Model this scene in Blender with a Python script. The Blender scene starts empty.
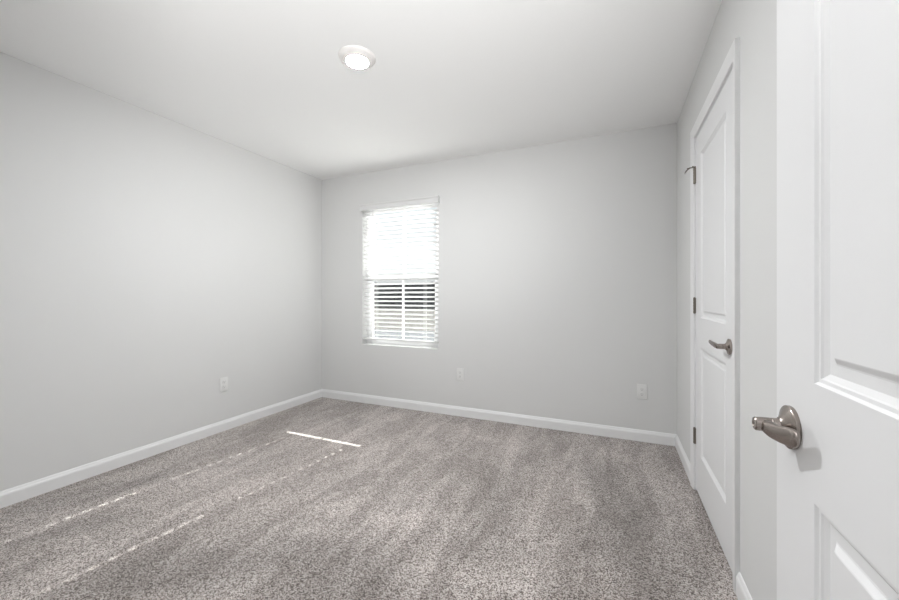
import bpy, bmesh, math, random
from mathutils import Vector, Matrix
random.seed(7)
sc = bpy.context.scene
COL = sc.collection

# ------------------------------------------------------------------ camera
cam_d = bpy.data.cameras.new('camera'); cam = bpy.data.objects.new('camera', cam_d); COL.objects.link(cam)
cam.location = (0, 0, 1.133); cam.rotation_euler = (math.radians(90), 0, math.radians(23.68))
cam_d.sensor_width = 36; cam_d.lens = 374.0 / 899 * 36; cam_d.shift_y = -4.0 / 899
cam_d.clip_start = 0.02; cam_d.clip_end = 300
sc.camera = cam

# ------------------------------------------------------------------ light
SKY = 0.95          # daylight
SUN = 23.0
LED = 880.0        # ceiling disc
HALL_FILL = 12.0
w = bpy.data.worlds.new('daylight'); sc.world = w; w.use_nodes = True
nt = w.node_tree; nt.nodes.clear()
o_ = nt.nodes.new('ShaderNodeOutputWorld'); bg = nt.nodes.new('ShaderNodeBackground')
tc = nt.nodes.new('ShaderNodeTexCoord'); sp = nt.nodes.new('ShaderNodeSeparateXYZ'); cr = nt.nodes.new('ShaderNodeValToRGB')
nt.links.new(tc.outputs['Generated'], sp.inputs[0]); nt.links.new(sp.outputs['Z'], cr.inputs[0])
cr.color_ramp.elements[0].position = 0.0; cr.color_ramp.elements[0].color = (1, 1, 1, 1)
cr.color_ramp.elements[1].position = 0.8; cr.color_ramp.elements[1].color = (0.72, 0.84, 1, 1)
nt.links.new(cr.outputs[0], bg.inputs[0]); bg.inputs[1].default_value = SKY
nt.links.new(bg.outputs[0], o_.inputs[0])

sd = bpy.data.lights.new('sun', 'SUN'); so = bpy.data.objects.new('sun', sd); COL.objects.link(so)
sd.energy = SUN; sd.angle = math.radians(0.53); sd.color = (1.0, 0.98, 0.955)
so.location = (-1, 8, 6)
so.rotation_euler = Vector((-0.112, -1, -0.654)).to_track_quat('-Z', 'Y').to_euler()

hd = bpy.data.lights.new('hall_fill', 'AREA'); ho = bpy.data.objects.new('hall_fill', hd); COL.objects.link(ho)  # unseen fill added in the hall to brighten the room through the doorway
hd.shape = 'RECTANGLE'; hd.size = 1.6; hd.size_y = 0.7; hd.energy = HALL_FILL; hd.color = (0.98, 0.99, 1.0)
ho.location = (-0.35, -0.62, 2.40)

CEIL_FILL = 175.0       # added fill spot, unseen behind the camera, aimed up to brighten the ceiling
fd = bpy.data.lights.new('ceiling_fill', 'SPOT'); fo = bpy.data.objects.new('ceiling_fill', fd); COL.objects.link(fo)
fd.energy = CEIL_FILL; fd.color = (1.0, 1.0, 1.0); fd.spot_size = math.radians(112); fd.spot_blend = 1.0; fd.shadow_soft_size = 0.15
fo.location = (0.05, -0.22, 1.30)
fo.rotation_euler = (Vector((-1.50, 1.50, 3.05)) - fo.location).to_track_quat('-Z', 'Y').to_euler()

sc.view_settings.view_transform = 'Standard'; sc.view_settings.look = 'None'
sc.view_settings.gamma = 1; sc.view_settings.use_curve_mapping = False
sc.view_settings.exposure = 0.16

# ------------------------------------------------------------------ helpers
def link(o, parent=None):
    COL.objects.link(o)
    if parent: o.parent = parent
    return o
def wloc(o):
    v = Vector((0, 0, 0))
    while o: v += o.location; o = o.parent
    return v
def tag(o, label=None, cat=None, group=None, kind=None):
    if label: o['label'] = label
    if cat: o['category'] = cat
    if group: o['group'] = group
    if kind: o['kind'] = kind
    return o
def empty(name, loc, parent=None):
    o = bpy.data.objects.new(name, None); o.empty_display_size = 0.1; o.location = loc
    return link(o, parent)
def obj(name, bm, m, parent=None, smooth=False, origin=None, recalc=True):
    """bmesh in world coordinates -> one mesh object"""
    if recalc: bmesh.ops.recalc_face_normals(bm, faces=bm.faces)
    base = wloc(parent) if parent else Vector((0, 0, 0))
    org = Vector(origin) if origin is not None else base
    bmesh.ops.translate(bm, verts=bm.verts, vec=-org)
    me = bpy.data.meshes.new(name); bm.to_mesh(me); bm.free()
    me.materials.append(m)
    if smooth:
        for p in me.polygons: p.use_smooth = True
        try: me.set_sharp_from_angle(angle=math.radians(smooth if smooth is not True else 35))
        except Exception: pass
    o = bpy.data.objects.new(name, me); o.location = org - base
    return link(o, parent)
def box(bm, a, b, bev=0, seg=2):
    x0, y0, z0 = a; x1, y1, z1 = b
    r = bmesh.ops.create_cube(bm, size=1)
    vs = r['verts']
    for v in vs:
        v.co = Vector((x0 + (v.co.x + .5) * (x1 - x0), y0 + (v.co.y + .5) * (y1 - y0), z0 + (v.co.z + .5) * (z1 - z0)))
    if bev:
        es = list({e for v in vs for e in v.link_edges})
        bmesh.ops.bevel(bm, geom=es, offset=bev, segments=seg, affect='EDGES', profile=0.5)
def bx(*boxes, bev=0, seg=2):
    bm = bmesh.new()
    for a, b in boxes: box(bm, a, b, bev, seg)
    return bm
def extrude_profile(bm, prof, p0, p1, up=Vector((0, 0, 1)), out=None):
    """closed profile [(outward, up)] swept straight from p0 to p1"""
    p0 = Vector(p0); p1 = Vector(p1)
    A = [bm.verts.new(p0 + out * a + up * b) for a, b in prof]
    B = [bm.verts.new(p1 + out * a + up * b) for a, b in prof]
    n = len(prof)
    for i in range(n): bm.faces.new((A[i], A[(i + 1) % n], B[(i + 1) % n], B[i]))
    bm.faces.new(A); bm.faces.new(B[::-1])
def lathe(bm, c, axis, prof, seg=48):
    """prof [(distance along axis, radius)]"""
    c = Vector(c); axis = Vector(axis).normalized()
    u = axis.orthogonal().normalized(); v = axis.cross(u)
    rings = []
    for h, r in prof:
        if r < 1e-6: rings.append([bm.verts.new(c + axis * h)])
        else: rings.append([bm.verts.new(c + axis * h + (u * math.cos(2 * math.pi * k / seg) + v * math.sin(2 * math.pi * k / seg)) * r) for k in range(seg)])
    for a, b in zip(rings, rings[1:]):
        for k in range(seg):
            k2 = (k + 1) % seg
            if len(a) == 1 and len(b) == 1: continue
            if len(a) == 1: bm.faces.new((a[0], b[k2], b[k]))
            elif len(b) == 1: bm.faces.new((a[k], a[k2], b[0]))
            else: bm.faces.new((a[k], a[k2], b[k2], b[k]))
def sweep(bm, pts, sizes, up=Vector((0, 0, 1)), seg=20, power=2.0):
    """elliptical section (half width sideways, half height up) along pts"""
    pts = [Vector(p) for p in pts]; rings = []
    for i, p in enumerate(pts):
        t = (pts[min(i + 1, len(pts) - 1)] - pts[max(i - 1, 0)]).normalized()
        s = t.cross(up).normalized(); q = s.cross(t).normalized()
        a, b = sizes[i]; ring = []
        for k in range(seg):
            an = 2 * math.pi * k / seg; cx, sy = math.cos(an), math.sin(an)
            e = 2.0 / power
            ring.append(bm.verts.new(p + s * (a * math.copysign(abs(cx) ** e, cx)) + q * (b * math.copysign(abs(sy) ** e, sy))))
        rings.append(ring)
    for A, B in zip(rings, rings[1:]):
        for k in range(seg): bm.faces.new((A[k], A[(k + 1) % seg], B[(k + 1) % seg], B[k]))
    bm.faces.new(rings[0][::-1]); bm.faces.new(rings[-1])
def lerp_path(ctrl, n=8):
    """Catmull-Rom through control tuples (any length)"""
    out = []
    for i in range(len(ctrl) - 1):
        p0 = ctrl[max(i - 1, 0)]; p1 = ctrl[i]; p2 = ctrl[i + 1]; p3 = ctrl[min(i + 2, len(ctrl) - 1)]
        for k in range(n):
            t = k / n
            out.append(tuple(0.5 * ((2 * b) + (-a + c) * t + (2 * a - 5 * b + 4 * c - d) * t * t + (-a + 3 * b - 3 * c + d) * t ** 3) for a, b, c, d in zip(p0, p1, p2, p3)))
    out.append(ctrl[-1]); return out

# ------------------------------------------------------------------ materials
def mat(name, col, rough=0.5, metal=0.0, bump=0.0, bscale=200.0, bdist=0.001, vary=0.0, vscale=3.0, spec=None):
    m = bpy.data.materials.new(name); m.use_nodes = True; n = m.node_tree; b = n.nodes['Principled BSDF']
    b.inputs['Base Color'].default_value = (*col, 1); b.inputs['Roughness'].default_value = rough; b.inputs['Metallic'].default_value = metal
    if spec is not None: b.inputs['Specular IOR Level'].default_value = spec
    g = n.nodes.new('ShaderNodeNewGeometry')
    if vary:
        t = n.nodes.new('ShaderNodeTexNoise'); t.inputs['Scale'].default_value = vscale; t.inputs['Detail'].default_value = 3
        n.links.new(g.outputs['Position'], t.inputs['Vector'])
        x = n.nodes.new('ShaderNodeMix'); x.data_type = 'RGBA'
        x.inputs[6].default_value = (*[c * (1 - vary) for c in col], 1); x.inputs[7].default_value = (*[min(1, c * (1 + vary)) for c in col], 1)
        n.links.new(t.outputs['Fac'], x.inputs[0]); n.links.new(x.outputs[2], b.inputs['Base Color'])
    if bump:
        t = n.nodes.new('ShaderNodeTexNoise'); t.inputs['Scale'].default_value = bscale; t.inputs['Detail'].default_value = 2
        n.links.new(g.outputs['Position'], t.inputs['Vector'])
        q = n.nodes.new('ShaderNodeBump'); q.inputs['Strength'].default_value = bump; q.inputs['Distance'].default_value = bdist
        n.links.new(t.outputs['Fac'], q.inputs['Height']); n.links.new(q.outputs[0], b.inputs['Normal'])
    return m
M_WALL = mat('wall_paint', (0.72, 0.72, 0.713), 0.85, bump=0.15, bscale=260, vary=0.008, spec=0.25)
M_CEIL = mat('ceiling_paint', (0.91, 0.91, 0.905), 0.95, bump=0.15, bscale=180, spec=0.1)
M_TRIM = mat('trim_paint', (0.83, 0.83, 0.83), 0.38, spec=0.4)
M_DOOR = mat('door_paint', (0.82, 0.82, 0.825), 0.42, bump=0.04, bscale=60, spec=0.4)
M_VINYL = mat('window_vinyl', (0.86, 0.86, 0.87), 0.4)
M_PLATE = mat('outlet_plastic', (0.80, 0.80, 0.79), 0.35)
M_SLOT = mat('slot_dark', (0.05, 0.05, 0.05), 0.6)
M_NICKEL = mat('satin_nickel', (0.34, 0.30, 0.275), 0.25, 1.0, bump=0.03, bscale=900, bdist=0.0003)
M_HINGE = mat('hinge_nickel', (0.23, 0.205, 0.175), 0.38, 1.0)
M_RUBBER = mat('rubber_tip', (0.75, 0.74, 0.72), 0.7)
M_CORD = mat('blind_cord', (0.85, 0.85, 0.84), 0.8)
M_RING = mat('light_trim', (0.84, 0.82, 0.80), 0.45)
M_DARK = mat('closet_dark', (0.5, 0.5, 0.5), 0.9)
M_SEAL = mat('window_gasket', (0.10, 0.10, 0.11), 0.7)

def m_blind():
    m = bpy.data.materials.new('blind_vinyl'); m.use_nodes = True; n = m.node_tree; b = n.nodes['Principled BSDF']; out = n.nodes['Material Output']
    b.inputs['Base Color'].default_value = (0.79, 0.79, 0.785, 1); b.inputs['Roughness'].default_value = 0.4
    t = n.nodes.new('ShaderNodeBsdfTranslucent'); t.inputs[0].default_value = (0.90, 0.90, 0.88, 1)
    x = n.nodes.new('ShaderNodeMixShader'); x.inputs[0].default_value = 0.10
    n.links.new(b.outputs[0], x.inputs[1]); n.links.new(t.outputs[0], x.inputs[2]); n.links.new(x.outputs[0], out.inputs[0]); return m
M_BLIND = m_blind()
def m_glass():
    m = bpy.data.materials.new('window_glass'); m.use_nodes = True; n = m.node_tree; n.nodes.remove(n.nodes['Principled BSDF']); out = n.nodes['Material Output']
    t = n.nodes.new('ShaderNodeBsdfTransparent'); t.inputs[0].default_value = (0.95, 0.965, 0.96, 1)
    g = n.nodes.new('ShaderNodeBsdfGlossy'); g.inputs['Roughness'].default_value = 0.02
    f = n.nodes.new('ShaderNodeFresnel'); f.inputs[0].default_value = 1.45
    x = n.nodes.new('ShaderNodeMixShader'); n.links.new(f.outputs[0], x.inputs[0]); n.links.new(t.outputs[0], x.inputs[1]); n.links.new(g.outputs[0], x.inputs[2])
    n.links.new(x.outputs[0], out.inputs[0]); return m
M_GLASS = m_glass()
def m_screen():
    m = bpy.data.materials.new('insect_screen'); m.use_nodes = True; n = m.node_tree; n.nodes.remove(n.nodes['Principled BSDF']); out = n.nodes['Material Output']
    t = n.nodes.new('ShaderNodeBsdfTransparent'); d = n.nodes.new('ShaderNodeBsdfDiffuse'); d.inputs[0].default_value = (0.08, 0.08, 0.085, 1)
    x = n.nodes.new('ShaderNodeMixShader'); x.inputs[0].default_value = 0.13
    n.links.new(t.outputs[0], x.inputs[1]); n.links.new(d.outputs[0], x.inputs[2]); n.links.new(x.outputs[0], out.inputs[0]); return m
M_SCREEN = m_screen()
def m_emit(name, col, s):
    m = bpy.data.materials.new(name); m.use_nodes = True; n = m.node_tree; n.nodes.remove(n.nodes['Principled BSDF'])
    e = n.nodes.new('ShaderNodeEmission'); e.inputs[0].default_value = (*col, 1); e.inputs[1].default_value = s
    n.links.new(e.outputs[0], n.nodes['Material Output'].inputs[0]); return m
M_LED = m_emit('led_diffuser', (0.965, 0.985, 1.0), LED)

def m_carpet():
    m = bpy.data.materials.new('cut_pile_carpet'); m.use_nodes = True; n = m.node_tree; L = n.links; b = n.nodes['Principled BSDF']
    b.inputs['Roughness'].default_value = 1.0; b.inputs['Specular IOR Level'].default_value = 0.05
    b.inputs['Sheen Weight'].default_value = 0.25; b.inputs['Sheen Roughness'].default_value = 0.6
    g = n.nodes.new('ShaderNodeNewGeometry')
    def vor(scale):
        v = n.nodes.new('ShaderNodeTexVoronoi'); v.inputs['Scale'].default_value = scale; L.new(g.outputs['Position'], v.inputs['Vector']); return v
    v1 = vor(270.0)                                    # single yarn tips
    s1 = n.nodes.new('ShaderNodeSeparateColor'); L.new(v1.outputs['Color'], s1.inputs[0])
    nz = n.nodes.new('ShaderNodeTexNoise'); nz.inputs['Scale'].default_value = 190; nz.inputs['Detail'].default_value = 3; nz.inputs['Roughness'].default_value = 0.7
    L.new(g.outputs['Position'], nz.inputs['Vector'])
    mx = n.nodes.new('ShaderNodeMix'); mx.inputs[0].default_value = 0.30
    L.new(s1.outputs[0], mx.inputs[2]); L.new(nz.outputs['Fac'], mx.inputs[3])
    r = n.nodes.new('ShaderNodeValToRGB'); L.new(mx.outputs[0], r.inputs[0])
    e = r.color_ramp.elements
    e[0].position = 0.24; e[0].color = (0.075, 0.058, 0.050, 1)
    e[1].position = 0.74; e[1].color = (0.61, 0.570, 0.548, 1)
    k = e.new(0.42); k.color = (0.275, 0.234, 0.215, 1)
    k = e.new(0.56); k.color = (0.435, 0.390, 0.366, 1)
    # brushed pile: vacuum strokes along the room plus broader footworn patches
    def layer(rot, scl, scale, dist, lo, hi, clo, chi):
        mp = n.nodes.new('ShaderNodeMapping'); mp.inputs['Rotation'].default_value = (0, 0, math.radians(rot)); mp.inputs['Scale'].default_value = scl
        L.new(g.outputs['Position'], mp.inputs['Vector'])
        t = n.nodes.new('ShaderNodeTexNoise'); t.inputs['Scale'].default_value = scale; t.inputs['Detail'].default_value = 4; t.inputs['Roughness'].default_value = 0.62; t.inputs['Distortion'].default_value = dist
        L.new(mp.outputs[0], t.inputs['Vector'])
        q = n.nodes.new('ShaderNodeValToRGB'); L.new(t.outputs['Fac'], q.inputs[0]); q.color_ramp.interpolation = 'EASE'
        e = q.color_ramp.elements; e[0].position = lo; e[0].color = (*clo, 1); e[1].position = hi; e[1].color = (*chi, 1)
        return q
    l1 = layer(4, (4.2, 0.75, 1), 1.5, 0.5, 0.43, 0.57, (0.84, 0.828, 0.82), (1.07, 1.068, 1.065))
    l2 = layer(32, (1.3, 0.8, 1), 1.35, 1.1, 0.44, 0.56, (0.92, 0.915, 0.91), (1.04, 1.04, 1.04))
    last = r
    for l in (l1, l2):
        mm = n.nodes.new('ShaderNodeMix'); mm.data_type = 'RGBA'; mm.blend_type = 'MULTIPLY'; mm.inputs[0].default_value = 1.0
        L.new(last.outputs[0] if last is r else last.outputs[2], mm.inputs[6]); L.new(l.outputs[0], mm.inputs[7]); last = mm
    # patches of pile pushed the other way (x, y, half widths, rotation, gain)
    wn_ = n.nodes.new('ShaderNodeTexNoise'); wn_.inputs['Scale'].default_value = 2.6; wn_.inputs['Detail'].default_value = 3; L.new(g.outputs['Position'], wn_.inputs['Vector'])
    sb = n.nodes.new('ShaderNodeVectorMath'); sb.operation = 'SUBTRACT'; sb.inputs[1].default_value = (0.5, 0.5, 0.5); L.new(wn_.outputs['Color'], sb.inputs[0])
    sc_ = n.nodes.new('ShaderNodeVectorMath'); sc_.operation = 'SCALE'; sc_.inputs['Scale'].default_value = 0.45; L.new(sb.outputs[0], sc_.inputs[0])
    wp = n.nodes.new('ShaderNodeVectorMath'); wp.operation = 'ADD'; L.new(g.outputs['Position'], wp.inputs[0]); L.new(sc_.outputs[0], wp.inputs[1])
    acc = None
    for bx_, by_, hx_, hy_, rot_, gain in ((-1.68, 0.98, .34, .17, 20, -.17), (-0.95, 1.20, .62, .20, 0, -.17), (-2.72, 1.15, .10, .42, -25, -.13), (-2.45, .85, .07, .40, -30, -.10),
                                     (-0.02, 2.25, .13, .60, 0, -.15), (0.18, 1.85, .17, .60, 0, -.12), (-0.32, 2.30, .10, .55, 0, .10), (-0.62, 2.0, .12, .55, 8, -.10),
                                     (-2.15, 1.45, .50, .22, 35, .11), (-1.85, 2.25, .70, .42, 10, .08), (-1.25, 2.95, .75, .22, 0, .10), (-0.99, 1.66, .16, .11, 0, .14),
                                     (-0.75, 2.75, .10, .42, 10, .10), (-1.45, 1.62, .30, .10, 10, .08), (0.05, 2.95, .14, .25, 0, .09), (-0.45, 1.45, .35, .16, 20, .05), (-2.25, .75, .35, .16, 20, .08)):
        mp = n.nodes.new('ShaderNodeMapping'); mp.vector_type = 'TEXTURE'; mp.inputs['Location'].default_value = (bx_, by_, 0)
        mp.inputs['Rotation'].default_value = (0, 0, math.radians(rot_)); mp.inputs['Scale'].default_value = (hx_, hy_, 10.0)
        L.new(wp.outputs[0], mp.inputs['Vector'])
        ln = n.nodes.new('ShaderNodeVectorMath'); ln.operation = 'LENGTH'; L.new(mp.outputs[0], ln.inputs[0])
        mr = n.nodes.new('ShaderNodeMapRange'); mr.interpolation_type = 'SMOOTHSTEP'; mr.inputs['From Min'].default_value = 0.55; mr.inputs['From Max'].default_value = 1.35
        mr.inputs['To Min'].default_value = gain * 1.3; mr.inputs['To Max'].default_value = 0.0; L.new(ln.outputs['Value'], mr.inputs['Value'])
        ad = n.nodes.new('ShaderNodeMath'); ad.operation = 'ADD'; ad.inputs[1].default_value = 1.0
        if acc: L.new(acc.outputs[0], ad.inputs[1])
        L.new(mr.outputs[0], ad.inputs[0]); acc = ad
    vm = n.nodes.new('ShaderNodeVectorMath'); vm.operation = 'SCALE'; L.new(last.outputs[2], vm.inputs[0]); L.new(acc.outputs[0], vm.inputs['Scale'])
    L.new(vm.outputs[0], b.inputs['Base Color'])
    bp = n.nodes.new('ShaderNodeBump'); bp.inputs['Strength'].default_value = 0.35; bp.inputs['Distance'].default_value = 0.004
    L.new(mx.outputs[0], bp.inputs['Height']); L.new(bp.outputs[0], b.inputs['Normal'])
    return m
M_CARPET = m_carpet()

# ------------------------------------------------------------------ room shell
XL, XR, YB, YF, CZ = -3.005, 0.439, 3.277, 0.040, 2.44
WX0, WX1, WZ0, WZ1 = -2.452, -1.555, 0.617, 2.095      # window opening
DY0, DY1, DZ1 = 1.803, 2.575, 2.052                    # closet door opening
EX0, EX1, EZ1 = -0.485, 0.292, 2.052                   # entry doorway
T = 0.14
def struct(name, bm, m, **k):
    o = obj(name, bm, m, **k); o['kind'] = 'structure'; return o
struct('floor', bx(((XL - T, -1.55, -0.12), (XR + 1.4, YB + T, 0.0))), M_CARPET)
struct('ceiling', bx(((XL - T, -1.55, CZ), (XR + 1.4, YB + T, CZ + 0.12))), M_CEIL)
struct('wall_left', bx(((XL - T, YF - 0.12, 0), (XL, YB, CZ))), M_WALL)
struct('wall_back', bx(((XL - T, YB, 0), (WX0, YB + T, CZ)), ((WX1, YB, 0), (XR + 1.4, YB + T, CZ)),
                       ((WX0, YB, 0), (WX1, YB + T, WZ0)), ((WX0, YB, WZ1), (WX1, YB + T, CZ))), M_WALL)
struct('wall_right', bx(((XR, YF, 0), (XR + 0.12, DY0 - 0.018, CZ)), ((XR, DY1 + 0.018, 0), (XR + 0.12, YB, CZ)),
                        ((XR, DY0 - 0.018, DZ1 + 0.018), (XR + 0.12, DY1 + 0.018, CZ))), M_WALL)
struct('wall_front', bx(((XL, YF - 0.12, 0), (EX0 - 0.018, YF, CZ)), ((EX1 + 0.018, YF - 0.12, 0), (XR + 1.4, YF, CZ)),
                        ((EX0 - 0.018, YF - 0.12, EZ1 + 0.018), (EX1 + 0.018, YF, CZ))), M_WALL)
struct('wall_hall', bx(((-2.2, -1.55, 0), (XR + 1.4, -1.45, CZ)), ((-2.2, -1.45, 0), (-2.1, YF - 0.12, CZ)), ((XR + 1.3, -1.45, 0), (XR + 1.4, YF - 0.12, CZ))), M_WALL)
struct('wall_closet', bx(((XR + 1.28, YF, 0), (XR + 1.4, YB, CZ)), ((XR + 0.12, YF + 0.9, 0), (XR + 1.28, YF + 1.0, CZ))), M_DARK)

# window sill ledge
struct('trim_1', bx(((WX0, YB + 0.0005, WZ0), (WX1, YB + 0.085, WZ0 + 0.004))), M_TRIM)

# baseboards
BB = [(0, 0), (0.0135, 0), (0.0135, 0.062), (0.0115, 0.070), (0.0080, 0.0755), (0.0065, 0.081), (0.0035, 0.0865), (0, 0.0875)]
def baseboard(name, runs):
    bm = bmesh.new()
    for p0, p1, out in runs: extrude_profile(bm, BB, p0, p1, out=Vector(out))
    return struct(name, bm, M_TRIM)
baseboard('baseboard_left', [((XL, YF, 0), (XL, YB, 0), (1, 0, 0))])
baseboard('baseboard_back', [((XL, YB, 0), (XR, YB, 0), (0, -1, 0))])
baseboard('baseboard_right', [((XR, YF, 0), (XR, DY0 - 0.063, 0), (-1, 0, 0)), ((XR, DY1 + 0.063, 0), (XR, YB, 0), (-1, 0, 0))])
baseboard('baseboard_front', [((XL, YF, 0), (EX0 - 0.063, YF, 0), (0, 1, 0)), ((EX1 + 0.063, YF, 0), (XR, YF, 0), (0, 1, 0))])

# closet door casing + jamb
def casing(bm, axis_pt, sidevec, outvec, lo, hi, top, wd=0.057):
    """legs at lo / hi along sidevec, mitred head; stepped colonial section (across, out)"""
    prof = [(0, 0), (0, 0.009), (0.006, 0.011), (0.014, 0.0115), (0.030, 0.0145), (0.050, 0.0165), (wd, 0.0165), (wd, 0)]
    s = Vector(sidevec); o = Vector(outvec); P = Vector(axis_pt); z = Vector((0, 0, 1))
    paths = []
    for a, b in prof:
        paths.append([P + s * (lo - a) + o * b, P + s * (lo - a) + z * (top + a) + o * b,
                      P + s * (hi + a) + z * (top + a) + o * b, P + s * (hi + a) + o * b])
    V = [[bm.verts.new(c) for c in row] for row in paths]
    n = len(V)
    for i in range(n):
        j = (i + 1) % n
        for k in range(3): bm.faces.new((V[i][k], V[j][k], V[j][k + 1], V[i][k + 1]))
    bm.faces.new([V[i][0] for i in range(n)]); bm.faces.new([V[i][3] for i in range(n)][::-1])
bm = bmesh.new(); casing(bm, (XR, 0, 0), (0, 1, 0), (-1, 0, 0), DY0 - 0.005, DY1 + 0.005, DZ1 + 0.005)
struct('trim_2', bm, M_TRIM)
bm = bx(((XR, DY0 - 0.018, 0), (XR + 0.12, DY0, DZ1)), ((XR, DY1, 0), (XR + 0.12, DY1 + 0.018, DZ1)), ((XR, DY0 - 0.018, DZ1), (XR + 0.12, DY1 + 0.018, DZ1 + 0.018)),
        ((XR + 0.040, DY0, 0), (XR + 0.075, DY0 + 0.010, DZ1)), ((XR + 0.040, DY1 - 0.010, 0), (XR + 0.075, DY1, DZ1)), ((XR + 0.040, DY0, DZ1 - 0.010), (XR + 0.075, DY1, DZ1)))
struct('trim_3', bm, M_TRIM)
bm = bmesh.new(); casing(bm, (0, YF, 0), (1, 0, 0), (0, 1, 0), EX0 - 0.005, EX1 + 0.005, EZ1 + 0.005)
struct('trim_4', bm, M_TRIM)
struct('trim_5', bx(((EX0 - 0.018, YF - 0.12, 0), (EX0, YF, EZ1)), ((EX1, YF - 0.12, 0), (EX1 + 0.018, YF, EZ1)), ((EX0 - 0.018, YF - 0.12, EZ1), (EX1 + 0.018, YF, EZ1 + 0.018))), M_TRIM)

# ------------------------------------------------------------------ doors
def door_slab(x, y0, y1, z0=0.016, h=2.032, t=0.035, stile=0.130):
    """two-panel moulded slab, moulded faces towards -X and +X"""
    bm = bmesh.new(); z1 = z0 + h
    panels = [(0.245, 0.846), (1.012, z1 - 0.125)]
    rings = [(0, 0), (0.0034, 0.0036), (0.0080, 0.0040), (0.0098, 0.0060), (0.0165, 0.0102), (0.031, 0.0102), (0.0335, 0.0095), (0.040, 0.0048), (0.042, 0.004)]
    for side in (1, -1):
        X = x if side == 1 else x + t
        def P(y, z, d=0.0): return bm.verts.new((X + side * d, y, z))
        def quad(ya, yb, za, zb, d=0.0): bm.faces.new((P(ya, za, d), P(yb, za, d), P(yb, zb, d), P(ya, zb, d)))
        quad(y0, y0 + stile, z0, z1); quad(y1 - stile, y1, z0, z1)
        zs = [z0, panels[0][0], panels[0][1], panels[1][0], panels[1][1], z1]
        for a, b in ((0, 1), (2, 3), (4, 5)): quad(y0 + stile, y1 - stile, zs[a], zs[b])
        for pa, pb in panels:
            prev = None
            for o, d in rings:
                ya, yb, za, zb = y0 + stile + o, y1 - stile - o, pa + o, pb - o
                cur = [P(ya, za, d), P(yb, za, d), P(yb, zb, d), P(ya, zb, d)]
                if prev:
                    for k in range(4): bm.faces.new((prev[k], prev[(k + 1) % 4], cur[(k + 1) % 4], cur[k]))
                prev = cur
            bm.faces.new(prev)
    e = [(y0, z0), (y1, z0), (y1, z1), (y0, z1)]
    for k in range(4):
        (ya, za), (yb, zb) = e[k], e[(k + 1) % 4]
        bm.faces.new([bm.verts.new(c) for c in ((x, ya, za), (x + t, ya, za), (x + t, yb, zb), (x, yb, zb))])
    bmesh.ops.remove_doubles(bm, verts=bm.verts, dist=1e-5)
    return bm

def lever_handle(parent, x, y, z, d, out=False):
    """rosette on the face X = x, lever running in direction d (+1/-1) along Y"""
    h = empty('door_handle', Vector((x, y, z)) - wloc(parent), parent)
    h['label'] = 'satin nickel lever handle with a round rosette'
    bm = bmesh.new()
    lathe(bm, (x, y, z), (-1, 0, 0), [(0, 0.0), (0, 0.0320), (0.002, 0.0328), (0.0060, 0.0328), (0.0072, 0.0318), (0.0085, 0.0285), (0.0110, 0.0215), (0.0140, 0.0155), (0.017, 0.0128), (0.018, 0)], 56)
    obj('rosette', bm, M_NICKEL, h, smooth=30)
    bm = bmesh.new()
    lathe(bm, (x, y, z), (-1, 0, 0), [(0.015, 0), (0.015, 0.0118), (0.0255, 0.0112), (0.0262, 0.0104), (0.0272, 0.0104), (0.0280, 0.0112), (0.040, 0.0108), (0.0465, 0.0104), (0.0485, 0.0088), (0.0490, 0.0045), (0.0480, 0.0035), (0.0480, 0)], 40)
    obj('neck', bm, M_NICKEL, h, smooth=30)
    bm = bmesh.new()
    C = [(-0.032, -0.004, 0.000, 0.0090, 0.0070), (-0.032, 0.006, -0.001, 0.0100, 0.0100), (-0.031, 0.020, -0.002, 0.0085, 0.0118), (-0.0275, 0.036, -0.002, 0.0062, 0.0125),
         (-0.0240, 0.050, 0.000, 0.0050, 0.0132), (-0.0212, 0.062, 0.002, 0.0045, 0.0132), (-0.0202, 0.069, 0.003, 0.0042, 0.0118), (-0.0200, 0.073, 0.003, 0.0035, 0.0098), (-0.0200, 0.076, 0.003, 0.0015, 0.0050)]
    if out:
        C = [(-0.046, -0.004, 0.000, 0.0080, 0.0070), (-0.047, 0.008, 0.001, 0.0090, 0.0095), (-0.048, 0.024, 0.003, 0.0080, 0.0100), (-0.051, 0.045, 0.005, 0.0055, 0.0098),
             (-0.052, 0.068, 0.007, 0.0048, 0.0088), (-0.053, 0.086, 0.009, 0.0042, 0.0076), (-0.0535, 0.094, 0.010, 0.0030, 0.0058), (-0.0535, 0.098, 0.010, 0.0015, 0.0030)]
    pts = lerp_path(C, 5)
    sweep(bm, [(x + p[0], y + d * p[1], z + p[2]) for p in pts], [(p[3], p[4]) for p in pts], seg=24, power=2.4)
    obj('lever', bm, M_NICKEL, h, smooth=50)
    return h

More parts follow.
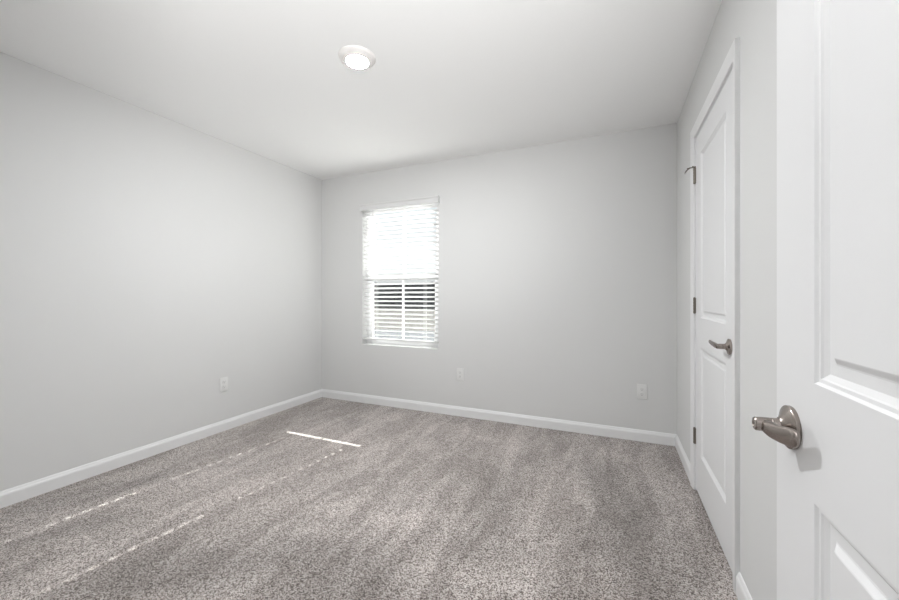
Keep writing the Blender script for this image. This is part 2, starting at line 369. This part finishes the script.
def hinge(parent, x, y, z, stop=False):
    h = empty('hinge', Vector((x, y, z)) - wloc(parent), parent); h['label'] = 'satin nickel butt hinge' + (' with a pin stop' if stop else '')
    bm = bmesh.new()
    for k in range(5):
        a = -0.0445 + k * 0.0178
        lathe(bm, (x, y, z), (0, 0, 1), [(a + 0.0004, 0), (a + 0.0004, 0.0060), (a + 0.0012, 0.0066), (a + 0.0166, 0.0066), (a + 0.0174, 0.0060), (a + 0.0174, 0)], 20)
    obj('barrel', bm, M_HINGE, h, smooth=30)
    bm = bmesh.new(); lathe(bm, (x, y, z), (0, 0, 1), [(-0.048, 0), (-0.047, 0.004), (-0.045, 0.0055), (-0.0442, 0.0035), (0.0446, 0.0035), (0.0455, 0.0058), (0.048, 0.0050), (0.0495, 0)], 20)
    obj('pin', bm, M_HINGE, h, smooth=30)
    obj('leaf', bx(((x + 0.001, y - 0.0105, z - 0.0445), (x + 0.0065, y + 0.0105, z + 0.0445))), M_HINGE, h)
    if stop:
        bm = bmesh.new(); zz = z + 0.052
        lathe(bm, (x, y, zz - 0.004), (0, 0, 1), [(0, 0), (0, 0.009), (0.006, 0.009), (0.006, 0)], 20)
        sweep(bm, [(x, y, zz), (x - 0.02, y + 0.010, zz), (x - 0.034, y + 0.016, zz)], [(0.006, 0.0025)] * 3, seg=12)
        sweep(bm, [(x - 0.020, y + 0.010, zz + 0.002), (x - 0.032, y + 0.030, zz - 0.004), (x - 0.038, y + 0.052, zz - 0.010)], [(0.0035, 0.0035)] * 3, seg=12)
        sweep(bm, [(x - 0.004, y - 0.004, zz), (x - 0.012, y - 0.022, zz - 0.002)], [(0.004, 0.003)] * 2, seg=12)
        sarm = obj('pin_stop', bm, M_HINGE, h, smooth=30)
        bm = bmesh.new()
        lathe(bm, (x - 0.038, y + 0.052, zz - 0.010), (-0.3, 0.9, -0.2), [(-0.002, 0), (-0.002, 0.007), (0.007, 0.0075), (0.010, 0.006), (0.011, 0)], 20)
        obj('rubber_tip', bm, M_RUBBER, sarm, smooth=30)
    return h

d1 = empty('door_1', (XR, DY1 - 0.0035, 0)); tag(d1, 'closed white two-panel closet door in the right wall', 'door', kind='structure')
obj('panel_slab', door_slab(XR + 0.0005, DY0 + 0.0035, DY1 - 0.0035), M_DOOR, d1)
lever_handle(d1, XR + 0.0005, DY0 + 0.0035 + 0.066, 0.924, 1, True)
for hz, st in ((1.834, True), (1.077, False), (0.318, False)): hinge(d1, XR - 0.006, DY1 + 0.001, hz, st)

EXF, EY0, EY1 = 0.2545, 0.046, 0.807
d2 = empty('door_2', (EXF + 0.035, EY0, 0)); tag(d2, 'open white two-panel entry door close at the right edge', 'door', kind='structure')
obj('panel_slab', door_slab(EXF, EY0, EY1), M_DOOR, d2)
lever_handle(d2, EXF, EY1 - 0.061, 0.929, -1)
obj('latch_plate', bx(((EXF + 0.005, EY1 - 0.0002, 0.90), (EXF + 0.030, EY1 + 0.0012, 0.957)), bev=0.0004), M_NICKEL, d2)

# ------------------------------------------------------------------ window
FY0, FY1 = YB + 0.078, YB + T                       # frame depth range
wn = empty('window_1', ((WX0 + WX1) / 2, YB + 0.08, WZ0)); tag(wn, 'white single-hung window behind the blind in the back wall', 'window', kind='structure')
fw = 0.040
bm = bx(((WX0, FY0, WZ0), (WX0 + fw, FY1, WZ1)), ((WX1 - fw, FY0, WZ0), (WX1, FY1, WZ1)), ((WX0 + fw, FY0, WZ0), (WX1 - fw, FY1, WZ0 + 0.022)), ((WX0 + fw, FY0, WZ1 - 0.035), (WX1 - fw, FY1, WZ1)), bev=0.002)
obj('window_frame', bm, M_VINYL, wn)
SXA, SXB = WX0 + fw, WX1 - fw
def sash(name, y0, y1, z0, z1, side, bot, top, mun):
    s = obj(name, bx(((SXA, y0, z0), (SXA + side, y1, z1)), ((SXB - side, y0, z0), (SXB, y1, z1)), ((SXA + side, y0, z0), (SXB - side, y1, z0 + bot)), ((SXA + side, y0, z1 - top), (SXB - side, y1, z1)), bev=0.002), M_VINYL, wn)
    ym = (y0 + y1) / 2; xm = (SXA + SXB) / 2
    obj('glass', bx(((SXA + side - 0.003, ym - 0.002, z0 + bot - 0.003), (SXB - side + 0.003, ym + 0.002, z1 - top + 0.003))), M_GLASS, s)
    ms = [((xm - 0.010, ym - 0.007, z0 + bot), (xm + 0.010, ym + 0.007, z1 - top))]
    if mun: ms.append(((SXA + side, ym - 0.007, (z0 + z1) / 2 - 0.009), (SXB - side, ym + 0.007, (z0 + z1) / 2 + 0.009)))
    obj('muntin', bx(*ms, bev=0.002), M_VINYL, s)
    return s
sash('lower_sash', FY0 + 0.004, FY0 + 0.026, WZ0 + 0.022, 1.345, 0.038, 0.030, 0.046, False)
sash('upper_sash', FY0 + 0.030, FY0 + 0.052, 1.300, WZ1 - 0.035, 0.032, 0.040, 0.030, False)
obj('insect_screen', bx(((SXA, FY1 - 0.004, WZ0 + 0.022), (SXB, FY1 - 0.003, 1.335))), M_SCREEN, wn)

# ------------------------------------------------------------------ blind
bl = empty('venetian_blind', ((WX0 + WX1) / 2, YB + 0.024, WZ0 + 0.04))
tag(bl, 'white horizontal venetian blind lowered over the window on the back wall', 'blind')
SY = YB + 0.026; phi = math.radians(16.0); sx0, sx1 = WX0 + 0.010, WX1 - 0.010
holes = (-2.290, -1.712)
pitch = 0.0445; zs = []
z = 0.7245
while z < 2.03: zs.append(z); z += pitch
def slat(bm, z0):
    hw, hd, th = 0.0095, 0.0093, 0.0028
    xs = [sx0, holes[0] - hw, holes[0] + hw, holes[1] - hw, holes[1] + hw, sx1]
    vs = [-0.0250, -0.0185, -hd, hd, 0.0185, 0.0250]
    crown = {-0.0250: 0, 0.0250: 0, -0.0185: 0.0005, 0.0185: 0.0005, -hd: 0.0009, hd: 0.0009}
    jit = random.uniform(-0.006, 0.006); c, s = math.cos(phi + jit), math.sin(phi + jit)
    G = {}
    for i, x in enumerate(xs):
        for j, v in enumerate(vs):
            for k in (0, 1):
                n = (k - .5) * th + crown[v]
                G[i, j, k] = bm.verts.new((x, SY + v * c + n * s, z0 - v * s + n * c))
    hole = lambda i, j: i in (1, 3) and j == 2
    NI, NJ = len(xs) - 1, len(vs) - 1
    for i in range(NI):
        for j in range(NJ):
            if hole(i, j):
                a, b, c2, d = (i, j), (i + 1, j), (i + 1, j + 1), (i, j + 1)
                for p, q in ((a, b), (b, c2), (c2, d), (d, a)):
                    bm.faces.new((G[p + (0,)], G[q + (0,)], G[q + (1,)], G[p + (1,)]))
                continue
            bm.faces.new((G[i, j, 1], G[i + 1, j, 1], G[i + 1, j + 1, 1], G[i, j + 1, 1]))
            bm.faces.new((G[i, j, 0], G[i, j + 1, 0], G[i + 1, j + 1, 0], G[i + 1, j, 0]))
    for i in range(NI):
        for j in (0, NJ): bm.faces.new((G[i, j, 0], G[i + 1, j, 0], G[i + 1, j, 1], G[i, j, 1]))
    for j in range(NJ):
        for i in (0, NI): bm.faces.new((G[i, j, 0], G[i, j + 1, 0], G[i, j + 1, 1], G[i, j, 1]))
bm = bmesh.new()
for z0 in zs: slat(bm, z0)
obj('slats', bm, M_BLIND, bl)
obj('bottom_rail', bx(((sx0, SY - 0.025, 0.670), (sx1, SY + 0.025, 0.688)), bev=0.004, seg=3), M_BLIND, bl)
obj('headrail', bx(((sx0, SY - 0.024, 2.045), (sx1, SY + 0.028, 2.092)), bev=0.002), M_BLIND, bl)
VY = YB - 0.037
bm = bmesh.new()
prof = [(0, 0), (0.008, 0), (0.010, 0.004), (0.010, 0.012), (0.007, 0.016), (0.007, 0.047), (0.010, 0.052), (0.013, 0.060), (0.013, 0.068), (0, 0.068)]
extrude_profile(bm, prof, (WX0 - 0.008, VY + 0.010, 2.030), (WX1 + 0.014, VY + 0.010, 2.030), out=Vector((0, -1, 0)))
for xx in (WX0 - 0.008, WX1 + 0.006): box(bm, (xx, VY + 0.010, 2.030), (xx + 0.008, YB - 0.0005, 2.098))
obj('valance', bm, M_BLIND, bl)
for hx in holes:
    bm = bmesh.new()
    for yy in (SY - 0.0262, SY + 0.0262): lathe(bm, (hx, yy, 0.68), (0, 0, 1), [(0, 0), (0, 0.0011), (1.38, 0.0011), (1.38, 0)], 8)
    for z0 in zs:
        a = Vector((hx, SY - 0.0262, z0 + 0.0262 * math.sin(phi) - 0.0020)); b = Vector((hx, SY + 0.0262, z0 - 0.0262 * math.sin(phi) - 0.0020))
        sweep(bm, [a, b], [(0.0005, 0.0005)] * 2, seg=6)
    obj('ladder_cord', bm, M_CORD, bl)
    bm = bmesh.new(); lathe(bm, (hx, SY, 0.68), (0, 0, 1), [(0, 0), (0, 0.0009), (1.38, 0.0009), (1.38, 0)], 8)
    obj('lift_cord', bm, M_CORD, bl)
bm = bmesh.new(); lathe(bm, (-2.303, YB - 0.016, 1.515), (0, 0, 1), [(0, 0), (0.001, 0.0050), (0.06, 0.0052), (0.07, 0.0042), (0.53, 0.0042), (0.535, 0.002), (0.55, 0.002), (0.55, 0)], 12)
obj('tilt_wand', bm, M_BLIND, bl, smooth=30)

# ------------------------------------------------------------------ ceiling light
cl = empty('ceiling_light', (-1.285, 1.672, CZ)); tag(cl, 'round white recessed ceiling disc light, switched on', 'ceiling light')
bm = bmesh.new(); lathe(bm, (-1.285, 1.672, CZ), (0, 0, -1), [(0, 0.0), (0, 0.100), (0.004, 0.100), (0.008, 0.0975), (0.014, 0.089), (0.021, 0.075), (0.0265, 0.064), (0.0275, 0.061), (0.026, 0.0595), (0.018, 0.059), (0.018, 0)], 72)
obj('trim_ring', bm, M_RING, cl, smooth=40)
bm = bmesh.new(); lathe(bm, (-1.285, 1.672, CZ), (0, 0, -1), [(0.020, 0), (0.020, 0.0585), (0.026, 0.0580), (0.0285, 0.050), (0.0295, 0.03), (0.030, 0)], 72)
obj('diffuser', bm, M_LED, cl, smooth=40)

# ------------------------------------------------------------------ outlets (built facing -Y, back at local y = 0)
def make_outlet():
    r = empty('wall_outlet', (0, 0, 0))
    obj('cover_plate', bx(((-0.036, -0.006, -0.0585), (0.036, 0, 0.0585)), bev=0.003, seg=3), M_PLATE, r, smooth=30)
    for zc in (0.0195, -0.0195):
        bm = bmesh.new()
        lathe(bm, (0, 0, zc), (0, -1, 0), [(0.0055, 0), (0.0055, 0.0172), (0.0078, 0.0168), (0.0082, 0.0160), (0.0082, 0)], 32)
        for v in bm.verts: v.co.z = zc + max(-0.0142, min(0.0142, v.co.z - zc))
        f = obj('receptacle', bm, M_PLATE, r, smooth=30, origin=(0, 0, zc))
        obj('socket_slots', bx(((-0.0072, -0.0086, zc - 0.001), (-0.0052, -0.0080, zc + 0.0075)), ((0.0052, -0.0086, zc), (0.0072, -0.0080, zc + 0.0075)), ((-0.0022, -0.0086, zc - 0.0095), (0.0022, -0.0080, zc - 0.0052))), M_SLOT, f)
    bm = bmesh.new(); lathe(bm, (0, 0, 0), (0, -1, 0), [(0.0055, 0), (0.0055, 0.0035), (0.0072, 0.003), (0.0075, 0)], 16)
    obj('screw', bm, M_PLATE, r, smooth=30)
    return r
def copy_tree(o, parent=None):
    c = o.copy(); COL.objects.link(c); c.parent = parent
    for ch in [x for x in o.children]: copy_tree(ch, c)
    return c
o1 = make_outlet(); o2 = copy_tree(o1); o3 = copy_tree(o1)
o1.location = (-1.326, YB, 0.393); tag(o1, 'small white outlet on the back wall below and right of the window', 'outlet', 'wall outlets')
o2.location = (0.203, YB, 0.386); tag(o2, 'white outlet on the back wall near its right corner', 'outlet', 'wall outlets')
o3.location = (XL, 2.120, 0.390); o3.rotation_euler = (0, 0, math.radians(90)); tag(o3, 'white outlet on the left wall above the baseboard', 'outlet', 'wall outlets')

# ------------------------------------------------------------------ outside
def m_ground(name, a, b, sc1, sc2=60):
    m = bpy.data.materials.new(name); m.use_nodes = True; n = m.node_tree; L = n.links; p = n.nodes['Principled BSDF']; p.inputs['Roughness'].default_value = 1
    g = n.nodes.new('ShaderNodeNewGeometry'); t = n.nodes.new('ShaderNodeTexNoise'); t.inputs['Scale'].default_value = sc1; t.inputs['Detail'].default_value = 8
    L.new(g.outputs['Position'], t.inputs['Vector']); r = n.nodes.new('ShaderNodeValToRGB'); L.new(t.outputs['Fac'], r.inputs[0])
    r.color_ramp.elements[0].position = .35; r.color_ramp.elements[1].position = .65
    r.color_ramp.elements[0].color = (*a, 1); r.color_ramp.elements[1].color = (*b, 1); L.new(r.outputs[0], p.inputs['Base Color']); return m
M_LAWN = m_ground('dry_lawn', (0.052, 0.048, 0.041), (0.080, 0.074, 0.062), 1.2)
M_SLAB = m_ground('pale_concrete', (0.054, 0.060, 0.067), (0.064, 0.071, 0.079), 0.8)
M_BOUNCE = m_ground('bounce_white', (0.74, 0.74, 0.74), (0.82, 0.82, 0.82), 3.0)
M_FENCE = m_ground('weathered_boards', (0.030, 0.030, 0.034), (0.042, 0.042, 0.047), 6)
bm = bmesh.new()
prf = [(3.6, -0.35), (12, -0.30), (17, 0.0), (24, 0.50), (60, 0.9)]
rows = [[bm.verts.new((xx, yy, zz)) for xx in (-70, -35, -12, 0, 20, 45)] for yy, zz in prf]
for a, b in zip(rows, rows[1:]):
    for k in range(5): bm.faces.new((a[k], a[k + 1], b[k + 1], b[k]))
lw = obj('ground', bm, M_LAWN); lw['kind'] = 'structure'
struct('driveway', bx(((-13.5, 9.2, -0.36), (9, 16.0, -0.24))), M_SLAB)
struct('bounce_slab', bx(((-8, 3.5, -0.4), (5, 9.1, -0.25))), M_BOUNCE)  # unseen white slab added to bounce sunlight up through the blind
bm = bmesh.new(); x = -36.0
while x < 12:
    box(bm, (x, 24.0, 0.42), (x + 0.142, 24.02, 2.12)); x += 0.150
for zz in (0.75, 1.85): box(bm, (-36, 24.021, zz), (12, 24.06, zz + 0.09))
x = -36.0
while x < 12: box(bm, (x, 24.061, 0.40), (x + 0.09, 24.15, 2.16)); x += 2.4
tag(obj('wooden_fence', bm, M_FENCE, origin=(-12, 24, 0.45)), 'dark grey board fence seen outside through the lower blind slats', 'fence')
